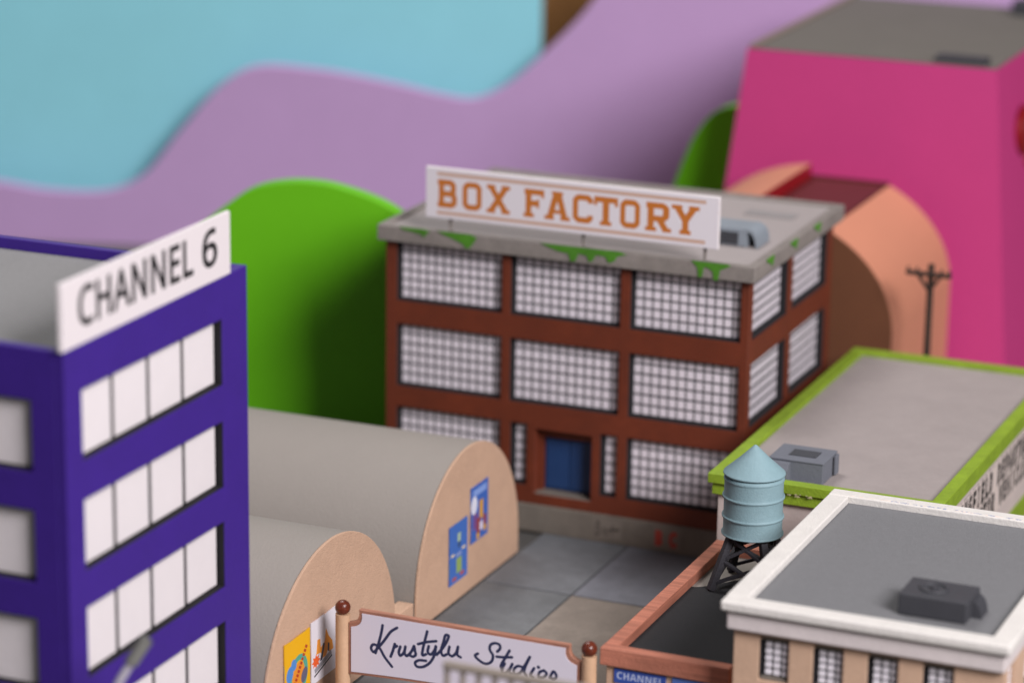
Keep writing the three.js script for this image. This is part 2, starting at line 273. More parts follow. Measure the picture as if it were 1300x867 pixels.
// sign on the factory roof
{
  const S = thing('roof_sign', 'white sign with tan slab lettering standing on the factory roof edge', 'sign', [-0.06, 0.2692, -0.143]);
  const z = -0.141;
  mesh('board', bx(-0.198, 0.076, 0.2805, 0.3262, z - 0.004, z, 0.0006), M.white, S);
  for (const x of [-0.176, -0.0495, 0.0625]) mesh('bracket', bx(x - 0.0013, x + 0.0013, 0.2693, 0.2812, z - 0.0065, z - 0.0042, 0.0003), M.concrete, S);
  const tex = canvasTex(1600, 268, (c, w, h) => {
    c.fillStyle = '#dcd7dc'; c.fillRect(0, 0, w, h);
    c.fillStyle = '#c3a08c'; for (const y of [20, 230]) c.fillRect(62, y, w - 128, 19);
    c.strokeStyle = '#bd6f2a'; c.fillStyle = '#bd6f2a'; c.lineJoin = 'bevel'; c.lineCap = 'butt';
    const L = 31, top = 58, bot = 210, mid = 134, sf = 22;   // stem, cap line, base line, middle, serif
    const line = (pts, close) => { c.lineWidth = L; c.beginPath(); pts.forEach(([x, y], i) => i ? c.lineTo(x, y) : c.moveTo(x, y)); if (close) c.closePath(); c.stroke(); };
    const serif = (x0, x1, y) => c.fillRect(x0, y, x1 - x0, sf);
    const hl = L / 2, put = (x0, x1, d0, d1, f) => { c.save(); c.translate(x0, 0); c.scale((x1 - x0) / (d1 - d0), 1); c.translate(-d0, 0); f(); c.restore(); };
    const B = () => { line([[22, top], [22, bot]]); line([[0, top + hl], [78, top + hl], [92, top + 28], [92, mid - 12], [80, mid], [22, mid]]); line([[80, mid], [98, mid + 14], [98, bot - 28], [84, bot - hl], [0, bot - hl]]); };
    const O = () => line([[30, top + hl], [82, top + hl], [100, top + 30], [100, bot - 30], [82, bot - hl], [30, bot - hl], [12, bot - 30], [12, top + 30]], true);
    const X = () => { line([[14, top + 8], [100, bot - 8]]); line([[100, top + 8], [14, bot - 8]]); serif(-8, 40, top); serif(74, 122, top); serif(-8, 40, bot - sf); serif(74, 122, bot - sf); };
    const F = () => { line([[22, top], [22, bot]]); line([[0, top + hl], [104, top + hl]]); line([[22, mid], [74, mid]]); serif(-4, 52, bot - sf); c.fillRect(90, top, 15, 44); c.fillRect(66, mid - 24, 13, 48); };
    const A = () => { line([[18, bot - 4], [52, top + 16], [66, top + 16], [100, bot - 4]]); c.fillRect(34, 156, 52, 20); serif(-8, 42, bot - sf); serif(76, 126, bot - sf); c.fillRect(30, top, 58, 18); };
    const C = () => { line([[98, top + 44], [98, top + 28], [84, top + hl], [30, top + hl], [12, top + 30], [12, bot - 30], [30, bot - hl], [84, bot - hl], [98, bot - 28], [98, bot - 44]]); };
    const Tt = () => { line([[58, top], [58, bot]]); line([[2, top + hl], [114, top + hl]]); c.fillRect(0, top, 15, 48); c.fillRect(101, top, 15, 48); serif(30, 86, bot - sf); };
    const R = () => { line([[22, top], [22, bot]]); line([[0, top + hl], [80, top + hl], [96, top + 28], [96, mid - 6], [82, mid + 8], [22, mid + 8]]); line([[62, mid + 8], [98, bot - 6]]); serif(-4, 50, bot - sf); serif(80, 122, bot - sf); };
    const Y = () => { line([[16, top + 6], [60, mid + 4]]); line([[104, top + 6], [60, mid + 4]]); line([[60, mid], [60, bot]]); serif(-8, 44, top); serif(76, 128, top); serif(32, 88, bot - sf); };
    put(66, 174, 0, 113, B); put(206, 314, -4, 116, O); put(342, 472, -8, 122, X); put(548, 662, -4, 106, F); put(664, 804, -8, 126, A); put(818, 930, -4, 114, C); put(934, 1064, 0, 116, Tt); put(1076, 1184, -4, 116, O); put(1212, 1352, -4, 122, R); put(1352, 1500, -8, 128, Y);
  });
  mesh('sign_face', sheet('z', z, -0.1975, 0.0755, 0.281, 0.3257, 0, 0.0004), printed(tex), S, true);
}
// rooftop unit of the factory
function rooftopUnit(label, mat, x0, x1, y0, y1, z0, z1, style) {
  const U = thing('rooftop_unit', label, 'air conditioner', [(x0 + x1) / 2, y0, (z0 + z1) / 2]);
  const w = x1 - x0, d = z1 - z0;
  if (style === 'hood') {
    mesh('body', bx(x0, x1 - 0.012, y0 + 0.0002, y1, z0, z1, 0.0008), mat, U);
    const s = new THREE.Shape(); s.moveTo(0, 0); s.lineTo(0, y1 - y0); s.bezierCurveTo(0.009, y1 - y0, 0.013, (y1 - y0) * 0.7, 0.013, 0); s.lineTo(0.0105, 0); s.bezierCurveTo(0.0105, (y1 - y0) * 0.55, 0.007, (y1 - y0) * 0.8, 0.0025, (y1 - y0) * 0.82); s.lineTo(0.0025, 0);
    const g = new THREE.ExtrudeGeometry(s, { depth: d, bevelEnabled: false }); g.translate(x1 - 0.0119, y0 + 0.0002, z0); mesh('hood', g, mat, U);
    mesh('louver', [...Array(4).keys()].map((i) => bx(x0 + 0.003, x1 - 0.017, y0 + 0.002 + i * (y1 - y0 - 0.005) / 4, y0 + 0.0042 + i * (y1 - y0 - 0.005) / 4, z1 + 0.0001, z1 + 0.0009, 0)), M.hvacDark, U);
  } else if (style === 'vent') {
    mesh('body', bx(x0 + 0.0006, x1 - 0.0006, y0 + 0.0002, y1 - 0.0018, z0 + 0.0006, z1 - 0.0006, 0.0005), mat, U);
    mesh('lid', bx(x0, x1, y1 - 0.0017, y1, z0, z1, 0.0006), mat, U);
    const cx = (x0 + x1) / 2 + 0.001, cz = (z0 + z1) / 2;
    mesh('vent', bx(cx - w * 0.24, cx + w * 0.26, y1 + 0.0001, y1 + 0.0003, cz - d * 0.2, cz + d * 0.22, 0), M.dark, U);
    for (let i = 0; i < 11; i++) { const x = cx - w * 0.24 + w * 0.5 * (i + 0.5) / 11; mesh('slat', bx(x - 0.0006, x + 0.0003, y1 + 0.0003, y1 + 0.0007, cz - d * 0.2, cz + d * 0.22, 0), M.slat, U); }
    const s = new THREE.Shape(); s.moveTo(0, 0); s.lineTo(0.008, 0); s.lineTo(0.008, (y1 - y0) * 0.55); s.lineTo(0.0045, (y1 - y0) * 0.84); s.lineTo(0, (y1 - y0) * 0.84);
    const g = new THREE.ExtrudeGeometry(s, { depth: w * 0.34, bevelEnabled: true, bevelSize: 0.0003, bevelThickness: 0.0003, bevelSegments: 1 }); g.rotateY(-Math.PI / 2); g.translate(x0 + w * 0.39, y0 + 0.0004, z1 - 0.0002); mesh('duct', g, mat, U);
    mesh('side_panel', bx(x1 - 0.0003, x1 + 0.0018, y0 + 0.0008, y1 - 0.002, z0 + 0.001, z0 + d * 0.24, 0.0004), mat, U);
    mesh('gap', bx(x1 - 0.0004, x1 + 0.0003, y0 + 0.001, y1 - 0.003, z0 + d * 0.25, z0 + d * 0.3, 0), M.dark, U);
  } else {
    mesh('body', bx(x0, x1, y0 + 0.0002, y1, z0, z1, 0.0012), mat, U);
    const t = new THREE.TorusGeometry(d * 0.25, 0.0013, 6, 24); t.rotateX(Math.PI / 2); t.translate(x0 + w * 0.42, y1 + 0.0004, (z0 + z1) / 2); mesh('fan_ring', t, mat, U);
    const c = new THREE.CylinderGeometry(d * 0.08, d * 0.08, 0.0016, 14); c.translate(x0 + w * 0.42, y1 + 0.0008, (z0 + z1) / 2); mesh('fan_hub', c, mat, U);
    const s = new THREE.Shape(); s.moveTo(0, 0); s.lineTo(0, (y1 - y0) * 0.75); s.bezierCurveTo(0.005, (y1 - y0) * 0.72, 0.0065, 0.004, 0.007, 0);
    const g = new THREE.ExtrudeGeometry(s, { depth: d * 0.5, bevelEnabled: false }); g.translate(x1, y0 + 0.0002, z0 + d * 0.1); mesh('hood', g, mat, U);
  }
  return U;
}
rooftopUnit('pale blue rooftop unit with dark louvers on the factory roof', M.hvacBlue, 0.036, 0.087, 0.2666, 0.283, -0.245, -0.213, 'hood');
{
  const V = thing('roof_hatch', 'flat faded grey hatch lying on the factory roof behind the pale blue unit', 'hatch', [0.06, 0.2666, -0.335]);
  mesh('panel', bx(0.035, 0.082, 0.2667, 0.2676, -0.35, -0.33, 0.0003), paint(0x918d8c), V);
}

// ---------------------------------------------------------------- purple office tower
{
  const xp = -0.093, zF = 0.6415, zB = 0.394, xL = -0.38, HT = 0.3715, t = 0.007;
  const T = thing('office_tower', 'purple office tower with strips of white windows', 'building', [(xp + xL) / 2, 0, (zF + zB) / 2]);
  const rows = [[0.2928, 0.341], [0.2172, 0.2665], [0.1423, 0.192], [0.067, 0.1165], [0.014, 0.045]];
  const side = rows.map((r) => [-0.6205, -0.4305, r[0], r[1]]);
  const front = []; for (const r of rows) for (let i = 0; i < 4; i++) front.push([-0.1785 - i * 0.068, -0.1185 - i * 0.068, r[0] - 0.005, r[1] - 0.0045]);
  const fr2 = front.filter((f) => f[0] > xL + 0.012);
  mesh('wall', plate('x', xp, -zF, -zB, 0, HT, side, t), M.purple, T);
  mesh('wall', plate('z', zF, xL, xp - t - 0.0002, 0, HT, fr2, t), M.purple, T);
  mesh('wall', bx(xL, xp - t - 0.0002, 0, HT, zB, zB + t, 0.0006), M.purple, T);
  mesh('wall', bx(xL, xL + t, 0, HT, zB + t + 0.0002, zF - t - 0.0002, 0.0006), M.purple, T);
  mesh('roof', bx(xL + t + 0.0002, xp - t - 0.0002, HT - 0.012, HT - 0.008, zB + t + 0.0002, zF - t - 0.0002, 0), M.roofGrey, T);
  const strip4 = (face, at, [a, b, c, d], n) => {
    const w = mesh('window', wbox(face, at, a - 0.001, b + 0.001, c - 0.001, d + 0.001, -t - 0.003, -t - 0.0003, 0), M.dark, T);
    const l = 0.0006, fr = [wbox(face, at, a, a + l, c, d, -t, -0.0012, 0), wbox(face, at, b - l, b, c, d, -t, -0.0012, 0), wbox(face, at, a + l, b - l, c, c + l, -t, -0.0012, 0), wbox(face, at, a + l, b - l, d - l, d, -t, -0.0012, 0)];
    const list = [mesh('frame', fr, M.dark, T)];
    const pw = (b - a - 0.001) / n;
    for (let i = 0; i < n; i++) list.push(mesh('pane', wbox(face, at, a + 0.0004 + pw * i + (i ? 0.0026 : 0.0004), a + 0.0004 + pw * (i + 1) - 0.0026, c + 0.0018, d - 0.001, -t - 0.0002, -t + 0.0012, 0.0002), M.white, T));
    for (const q of list) { T.remove(q); w.add(q); q.position.set(0, 0, 0); }
  };
  for (const s of side) strip4('x', xp, s, 4);
  for (const f of fr2) strip4('z', zF, f, 1);
}
{
  const S = thing('roof_sign', 'white sign with black CHANNEL 6 lettering on the purple tower roof', 'sign', [-0.095, 0.3716, 0.53]);
  const x = -0.0925;
  mesh('board', bx(x - 0.003, x, 0.3716, 0.4165, 0.4195, 0.6445, 0.0007), M.white, S);
  const tex = canvasTex(1400, 280, (c, w, h) => {
    c.fillStyle = '#dcd5d6'; c.fillRect(0, 0, w, h); c.fillStyle = '#1b191c'; c.textBaseline = 'alphabetic'; c.font = '222px sans-serif';
    const put = (s, x0, wd) => { const m = c.measureText(s).width; c.save(); c.translate(x0, 206); c.scale(wd / m, 1); c.fillText(s, 0, 0); c.lineWidth = 10; c.strokeStyle = '#1b191c'; c.strokeText(s, 0, 0); c.restore(); };
    put('CHANNEL', 118, 952); put('6', 1140, 150);
  });
  mesh('sign_face', sheet('x', x, -0.644, -0.42, 0.372, 0.4162, 0, 0.0004), printed(tex), S, true);
}

// ---------------------------------------------------------------- two barrel-roofed studio huts
function archPts(zc, hw, h0, b, n = 140) { const p = [[-zc - hw, 0]]; for (let i = 0; i <= n; i++) { const a = Math.PI * (1 - i / n); p.push([-zc + hw * Math.cos(a), h0 + b * Math.sin(a)]); } p.push([-zc + hw, 0]); return p.map((q) => new THREE.Vector2(...q)); }
function hut(label, zc, hw, h0, b) {
  const xh = -0.0836, xl = -0.62, T = thing('studio_hut', label, 'building', [(xh + xl) / 2, 0, zc]);
  const body = new THREE.ExtrudeGeometry(new THREE.Shape(archPts(zc, hw - 0.0006, h0, b - 0.0005)), { depth: xh - 0.0028 - xl, bevelEnabled: false, curveSegments: 4 });
  body.rotateY(Math.PI / 2); body.translate(xl, 0.0, 0);
  const m = mesh('roof', body, M.hutRoof, T);
  const face = new THREE.ExtrudeGeometry(new THREE.Shape(archPts(zc, hw, h0, b)), { depth: 0.0017, bevelEnabled: true, bevelThickness: 0.0003, bevelSize: 0.0004, bevelOffset: -0.0004, bevelSegments: 1 });
  face.rotateY(Math.PI / 2); face.translate(xh - 0.002, 0, 0); mesh('front_wall', face, M.hutFace, T);
  return T;
}
hut('grey barrel-roofed hut with tan end wall bearing two blue pictures', 0.016, 0.107, 0.02, 0.109);
hut('grey barrel-roofed hut with tan end wall bearing yellow and white posters', 0.278, 0.1145, 0.02, 0.111);
mesh('wall_block', [bx(-0.1, -0.086, 0, 0.025, 0.1235, 0.163, 0.001)], M.hutFace).userData = { label: 'low tan block standing in the gap between the two huts', category: 'block' };

function poster(label, u0, u1, v0, v1, draw) {
  const P = mesh('poster', sheet('x', -0.0836, u0, u1, v0, v1, 0.0006, 0.0008), printed(canvasTex(256, 384, draw), 0.55), null, true);
  P.userData = { label, category: 'poster' };
}
poster('yellow poster with teal ring and orange band on the tan hut end', -0.361, -0.3188, 0.0205, 0.0735, (c, w, h) => {
  c.fillStyle = '#e0a800'; c.fillRect(0, 0, w, h); c.strokeStyle = '#4f9c86'; c.lineWidth = 34; c.beginPath(); c.ellipse(135, 235, 78, 108, 0.2, 0, 7); c.stroke();
  c.fillStyle = '#dc8a24'; c.beginPath(); c.ellipse(135, 240, 62, 90, 0.25, 0, 7); c.fill();
  c.fillStyle = '#4d84c4'; c.beginPath(); c.ellipse(52, 190, 34, 46, 0.3, 0, 7); c.fill(); c.beginPath(); c.ellipse(92, 150, 26, 34, -0.3, 0, 7); c.fill();
  c.fillStyle = '#5d5a6e'; c.beginPath(); c.ellipse(196, 250, 30, 44, 0.4, 0, 7); c.fill();
  c.strokeStyle = '#a8381d'; c.lineWidth = 26; c.setLineDash([16, 7]); c.beginPath(); c.moveTo(60, 330); c.lineTo(222, 84); c.stroke();
});
poster('white poster with orange flame shape and dark slanted bar on the tan hut end', -0.3168, -0.2745, 0.0251, 0.0757, (c, w, h) => {
  c.fillStyle = '#d8d4da'; c.fillRect(0, 0, w, h); c.fillStyle = '#e2902c';
  c.beginPath(); c.moveTo(50, 215); c.lineTo(62, 128); c.lineTo(92, 132); c.lineTo(96, 190); c.lineTo(138, 170); c.lineTo(150, 92); c.lineTo(178, 150); c.lineTo(196, 172); c.lineTo(216, 196); c.lineTo(226, 250); c.lineTo(190, 255); c.lineTo(168, 236); c.lineTo(150, 262); c.lineTo(112, 262); c.lineTo(96, 220); c.closePath(); c.fill();
  c.fillStyle = '#3c3c44'; c.beginPath(); c.moveTo(120, 172); c.lineTo(140, 182); c.lineTo(112, 270); c.lineTo(88, 272); c.closePath(); c.fill(); c.beginPath(); c.moveTo(170, 190); c.lineTo(186, 200); c.lineTo(184, 252); c.lineTo(168, 238); c.closePath(); c.fill();
  c.fillStyle = '#dd5a24'; c.beginPath(); for (let i = 0; i < 16; i++) { const a = i * Math.PI / 8, r = i % 2 ? 26 : 46; c.lineTo(48 + r * Math.cos(a), 254 + r * Math.sin(a)); } c.closePath(); c.fill();
  c.strokeStyle = '#8d8c93'; c.lineWidth = 30; c.beginPath(); c.moveTo(34, 312); c.lineTo(206, 262); c.stroke(); c.strokeStyle = '#18181a'; c.lineWidth = 11; c.beginPath(); c.moveTo(30, 342); c.lineTo(212, 286); c.stroke();
});
poster('tall blue picture with pale green and yellow patches, lower one on its tan hut end', -0.0605, -0.0238, 0.0177, 0.0697, (c, w, h) => {
  c.fillStyle = '#3f69b4'; c.fillRect(0, 0, w, h); c.fillStyle = '#9fb69a'; c.fillRect(112, 70, 46, 56); c.fillStyle = '#33507c'; c.fillRect(116, 126, 40, 40); c.fillStyle = '#d9c9a4'; c.fillRect(24, 186, 44, 16); c.fillRect(176, 178, 50, 16); c.fillStyle = '#7d8fc0'; c.fillRect(92, 196, 80, 26); c.fillStyle = '#8aa35c'; c.fillRect(98, 232, 76, 96); c.fillStyle = '#a8524e'; c.fillRect(40, 344, 60, 22); c.fillRect(150, 336, 60, 22);
});
poster('tall blue picture with white, yellow and red patches, upper one on its tan hut end', -0.0165, 0.0193, 0.041, 0.0911, (c, w, h) => {
  c.fillStyle = '#3a62b0'; c.fillRect(0, 0, w, h); c.fillStyle = '#7f9bd6'; c.fillRect(30, 26, 200, 46); c.fillStyle = '#d6d8e6'; c.beginPath(); c.ellipse(46, 130, 46, 62, 0, 0, 7); c.fill(); c.fillStyle = '#c99636'; c.fillRect(126, 120, 54, 130); c.fillStyle = '#6f4a86'; c.fillRect(30, 190, 70, 110); c.fillStyle = '#8c3a3c'; c.fillRect(84, 232, 60, 110); c.fillRect(184, 236, 44, 70); c.fillStyle = '#cfcbe0'; c.fillRect(130, 270, 50, 56); c.fillStyle = '#c9962f'; c.fillRect(84, 336, 46, 40); c.fillRect(186, 308, 46, 40);
});

// ---------------------------------------------------------------- studio gate
{
  const zg = 0.308, G = thing('studio_gate', 'arched white gate sign in blue script between two wooden posts with brown balls', 'gate', [0.04, 0, zg]);
  for (const x of [-0.06, 0.1398]) {
    const p = new THREE.CylinderGeometry(0.0056, 0.0058, 0.0845, 20); p.translate(x, 0.0422, zg); const pm = mesh('post', p, M.postWood, G);
    const b = new THREE.SphereGeometry(0.0059, 24, 16); b.translate(x, 0.0895, zg); mesh('ball', b, M.ball, G);
  }
  const outline = (e) => {   // concave upper corners, arched lower edge
    const a = -0.0542 + e, b = 0.1337 - e, t = 0.0905 - e, c = 0.0115 + e * 0.2, lo = 0.0375 + e, s = new THREE.Shape();
    s.moveTo(a, lo); s.quadraticCurveTo((a + b) / 2, lo + 0.006, b, lo); s.lineTo(b, t - c); s.quadraticCurveTo(b - c * 0.9, t - c * 0.85, b - c * 0.75, t); s.lineTo(a + c * 0.75, t); s.quadraticCurveTo(a + c * 0.9, t - c * 0.85, a, t - c); s.closePath();
    return s;
  };
  const g = new THREE.ExtrudeGeometry(outline(0), { depth: 0.0042, bevelEnabled: true, bevelSize: 0.0003, bevelThickness: 0.0003, bevelOffset: -0.0003, bevelSegments: 1, curveSegments: 16 }); g.translate(0, 0, zg - 0.0025);
  mesh('sign_board', g, M.signWood, G);
  const f = new THREE.ExtrudeGeometry(outline(0.0024), { depth: 0.0006, bevelEnabled: false, curveSegments: 16 }); f.translate(0, 0, zg + 0.0021);
  const U0 = -0.0542, U1 = 0.1337, V0 = 0.0375, V1 = 0.0905, p = f.attributes.position, uv = f.attributes.uv;
  for (let i = 0; i < p.count; i++) uv.setXY(i, (p.getX(i) - U0) / (U1 - U0), (p.getY(i) - V0) / (V1 - V0));
  const strokes = [
    [[437, 322], [432, 352], [420, 400], [410, 432]], [[492, 332], [470, 346], [442, 384], [424, 406], [402, 428], [393, 412], [402, 398], [422, 408], [445, 448], [473, 486]],
    [[468, 446], [476, 424], [484, 396], [483, 408], [492, 404]], [[505, 406], [499, 430], [504, 442], [518, 430], [524, 406], [521, 432], [528, 443], [536, 438]],
    [[536, 440], [549, 422], [557, 404], [560, 422], [563, 438], [552, 446], [541, 440]], [[606, 346], [598, 380], [590, 416], [589, 440], [602, 436]], [[572, 396], [604, 388], [640, 384]],
    [[612, 404], [609, 428], [619, 437], [634, 420], [639, 404], [633, 440], [616, 470], [590, 486], [567, 484], [561, 470], [575, 460], [602, 462]],
    [[642, 438], [664, 412], [682, 380], [686, 362], [676, 360], [668, 386], [659, 425], [666, 441], [680, 436]], [[690, 406], [687, 432], [699, 443], [715, 430], [722, 406], [720, 438], [732, 447]],
    [[868, 424], [878, 412], [876, 398], [860, 391], [843, 398], [840, 416], [852, 440], [846, 464], [826, 472], [803, 460], [786, 440], [796, 432]],
    [[913, 420], [897, 450], [882, 482], [888, 492]], [[866, 444], [892, 446], [922, 446]], [[896, 470], [886, 496], [894, 508], [914, 492], [924, 472], [914, 502], [922, 508]],
    [[962, 484], [944, 480], [930, 494], [934, 510], [952, 506], [970, 478], [988, 444], [968, 500], [976, 514]], [[1004, 488], [992, 514], [1000, 520]],
    [[1040, 496], [1024, 504], [1022, 520], [1038, 522], [1050, 508], [1040, 496]], [[1062, 522], [1076, 500], [1086, 518], [1078, 528], [1066, 524]],
  ];
  const tex = canvasTex(1730, 514, (c, w, h) => {
    c.fillStyle = '#d6d1dc'; c.fillRect(0, 0, w, h); c.strokeStyle = '#232a4c'; c.lineCap = c.lineJoin = 'round';
    const X = (x) => (x - 305) / 865 * w, Y = (x, y) => (y - 255 - 0.176 * (x - 305)) / 262 * h;
    for (const s of strokes) {
      const cv = new THREE.CatmullRomCurve3(s.map(([x, y]) => new THREE.Vector3(X(x), Y(x, y), 0)), false, 'centripetal').getPoints(s.length * 10);
      c.lineWidth = 21; c.beginPath(); cv.forEach((q, i) => i ? c.lineTo(q.x, q.y) : c.moveTo(q.x, q.y)); c.stroke();
    }
    c.fillStyle = '#232a4c'; c.beginPath(); c.arc(X(1020), Y(1020, 487) - 6, 13, 0, 7); c.fill();
  });
  mesh('sign_face', f, printed(tex), G, true);
}

// ---------------------------------------------------------------- low building with black roof, and the water tower on it
{
  const x0 = 0.148, x1 = 0.2475, zF = 0.308, zB = 0.05, H = 0.092;
  const T = thing('low_shop', 'low tan building with terracotta roof edge and black felt roof', 'building', [(x0 + x1) / 2, 0, (zF + zB) / 2]);
  mesh('wall', bx(x0 + 0.004, x1 - 0.001, 0, H - 0.0132, zB + 0.003, zF - 0.004, 0.0006), M.tanWall, T);
  mesh('roof', bx(x0 + 0.001, x1 - 0.001, H - 0.013, H - 0.0085, zB + 0.001, zF - 0.001, 0), M.hutRoof, T);
  {
    const s = new THREE.Shape(); s.moveTo(x0 + 0.0112, -zF + 0.0112); s.lineTo(x1 - 0.001, -zF + 0.0112); s.lineTo(x1 - 0.001, -0.07); s.bezierCurveTo(0.222, -0.08, 0.21, -0.104, 0.195, -0.108); s.bezierCurveTo(0.182, -0.112, 0.17, -0.142, x0 + 0.0112, -0.141); s.closePath();
    const g = new THREE.ExtrudeGeometry(s, { depth: 0.0008, bevelEnabled: false }); g.rotateX(-Math.PI / 2); g.translate(0, H - 0.0084, 0); mesh('roof_felt', g, M.asphaltFelt, T);
  }
  const e = 0.0108;
  mesh('parapet', bx(x0, x0 + e, H - 0.013, H, zB + e, zF - e, 0.0008), M.terracotta, T);
  mesh('parapet', bx(x0, x1, H - 0.0132, H + 0.0002, zF - e + 0.0001, zF, 0.0008), M.terracotta, T);
  mesh('parapet', bx(x0, x1, H - 0.0132, H + 0.0002, zB, zB + e - 0.0001, 0.0008), M.terracotta, T);
  const blue = (txt, tone) => canvasTex(512, 128, (c, w, h) => { c.fillStyle = tone; c.fillRect(0, 0, w, h); if (txt) { c.fillStyle = '#aeb9d6'; c.font = 'bold 92px sans-serif'; c.textBaseline = 'alphabetic'; const m = c.measureText(txt).width; c.translate(22, 92); c.scale((w - 44) / m, 1); c.fillText(txt, 0, 0); } });
  mesh('name_panel', sheet('z', zF - 0.004, 0.1585, 0.1985, 0.066, 0.0768, 0, 0.0012), printed(blue('CHANNEL', '#2f4c9c')), T, true);
  mesh('name_panel', sheet('z', zF - 0.004, 0.2035, 0.2405, 0.066, 0.0772, 0, 0.0012), printed(blue('', '#5573b8')), T, true);
}
{
  const ax = 0.1997, az = 0.1185, yb = 0.0845, T = thing('water_tower', 'blue-grey ribbed water tower on dark braced legs atop the low black roof', 'water tower', [ax, yb, az]);
  const yt = 0.1272, yw = 0.1762, R = 0.0229;
  const prof = [[0.0001, yt]]; const rib = (y) => [[R, y - 0.0016], [R + 0.0011, y - 0.0008], [R + 0.0013, y], [R + 0.0011, y + 0.0008], [R, y + 0.0016]];
  prof.push([R - 0.001, yt], [R + 0.0012, yt + 0.0004], [R + 0.0013, yt + 0.0014], [R, yt + 0.0026], ...rib(0.1422), ...rib(0.1582), [R, 0.1712], [R + 0.0006, 0.1716], [R + 0.0006, 0.173], [R, 0.1734], [R - 0.0006, yw - 0.0008], [0.0001, yw - 0.0008]);
  const tank = new THREE.LatheGeometry(prof.map((p) => new THREE.Vector2(...p)), 72); tank.translate(ax, 0, az); mesh('tank', tank, M.tankBlue, T);
  const cap = new THREE.LatheGeometry([[0.0001, yw - 0.0006], [R + 0.0006, yw - 0.0006], [R + 0.0012, yw + 0.0002], [R + 0.0009, yw + 0.0012], [0.0115, yw + 0.0122], [0.0012, yw + 0.0224], [0.0001, yw + 0.0228]].map((p) => new THREE.Vector2(...p)), 72); cap.translate(ax, 0, az); mesh('cap', cap, M.tankBlue, T);
  const a = 0.0243, b = 0.0128, feet = [[-1, 1], [1, 1], [1, -1], [-1, -1]];
  const P = (i, k) => { const [sx, sz] = feet[i % 4], q = a + (b - a) * k; return [ax + sx * q, yb + (yt - yb) * k, az + sz * q]; };
  for (let i = 0; i < 4; i++) { mesh('leg', bar(P(i, -0.0), P(i, 1.0), 0.006, 0.0056), M.towerLeg, T); }
  for (let i = 0; i < 4; i++) mesh('brace', [bar(P(i, 0.12), P(i + 1, 0.55), 0.0036, 0.0026), bar(P(i + 1, 0.12), P(i, 0.55), 0.0034, 0.0024), bar(P(i, 0.55), P(i + 1, 0.97), 0.0036, 0.0026), bar(P(i + 1, 0.55), P(i, 0.97), 0.0034, 0.0024)], M.towerLeg, T);
  mesh('platform', bx(ax - 0.0145, ax + 0.0145, yt - 0.0022, yt - 0.0001, az - 0.0145, az + 0.0145, 0.0005), M.towerLeg, T);
}

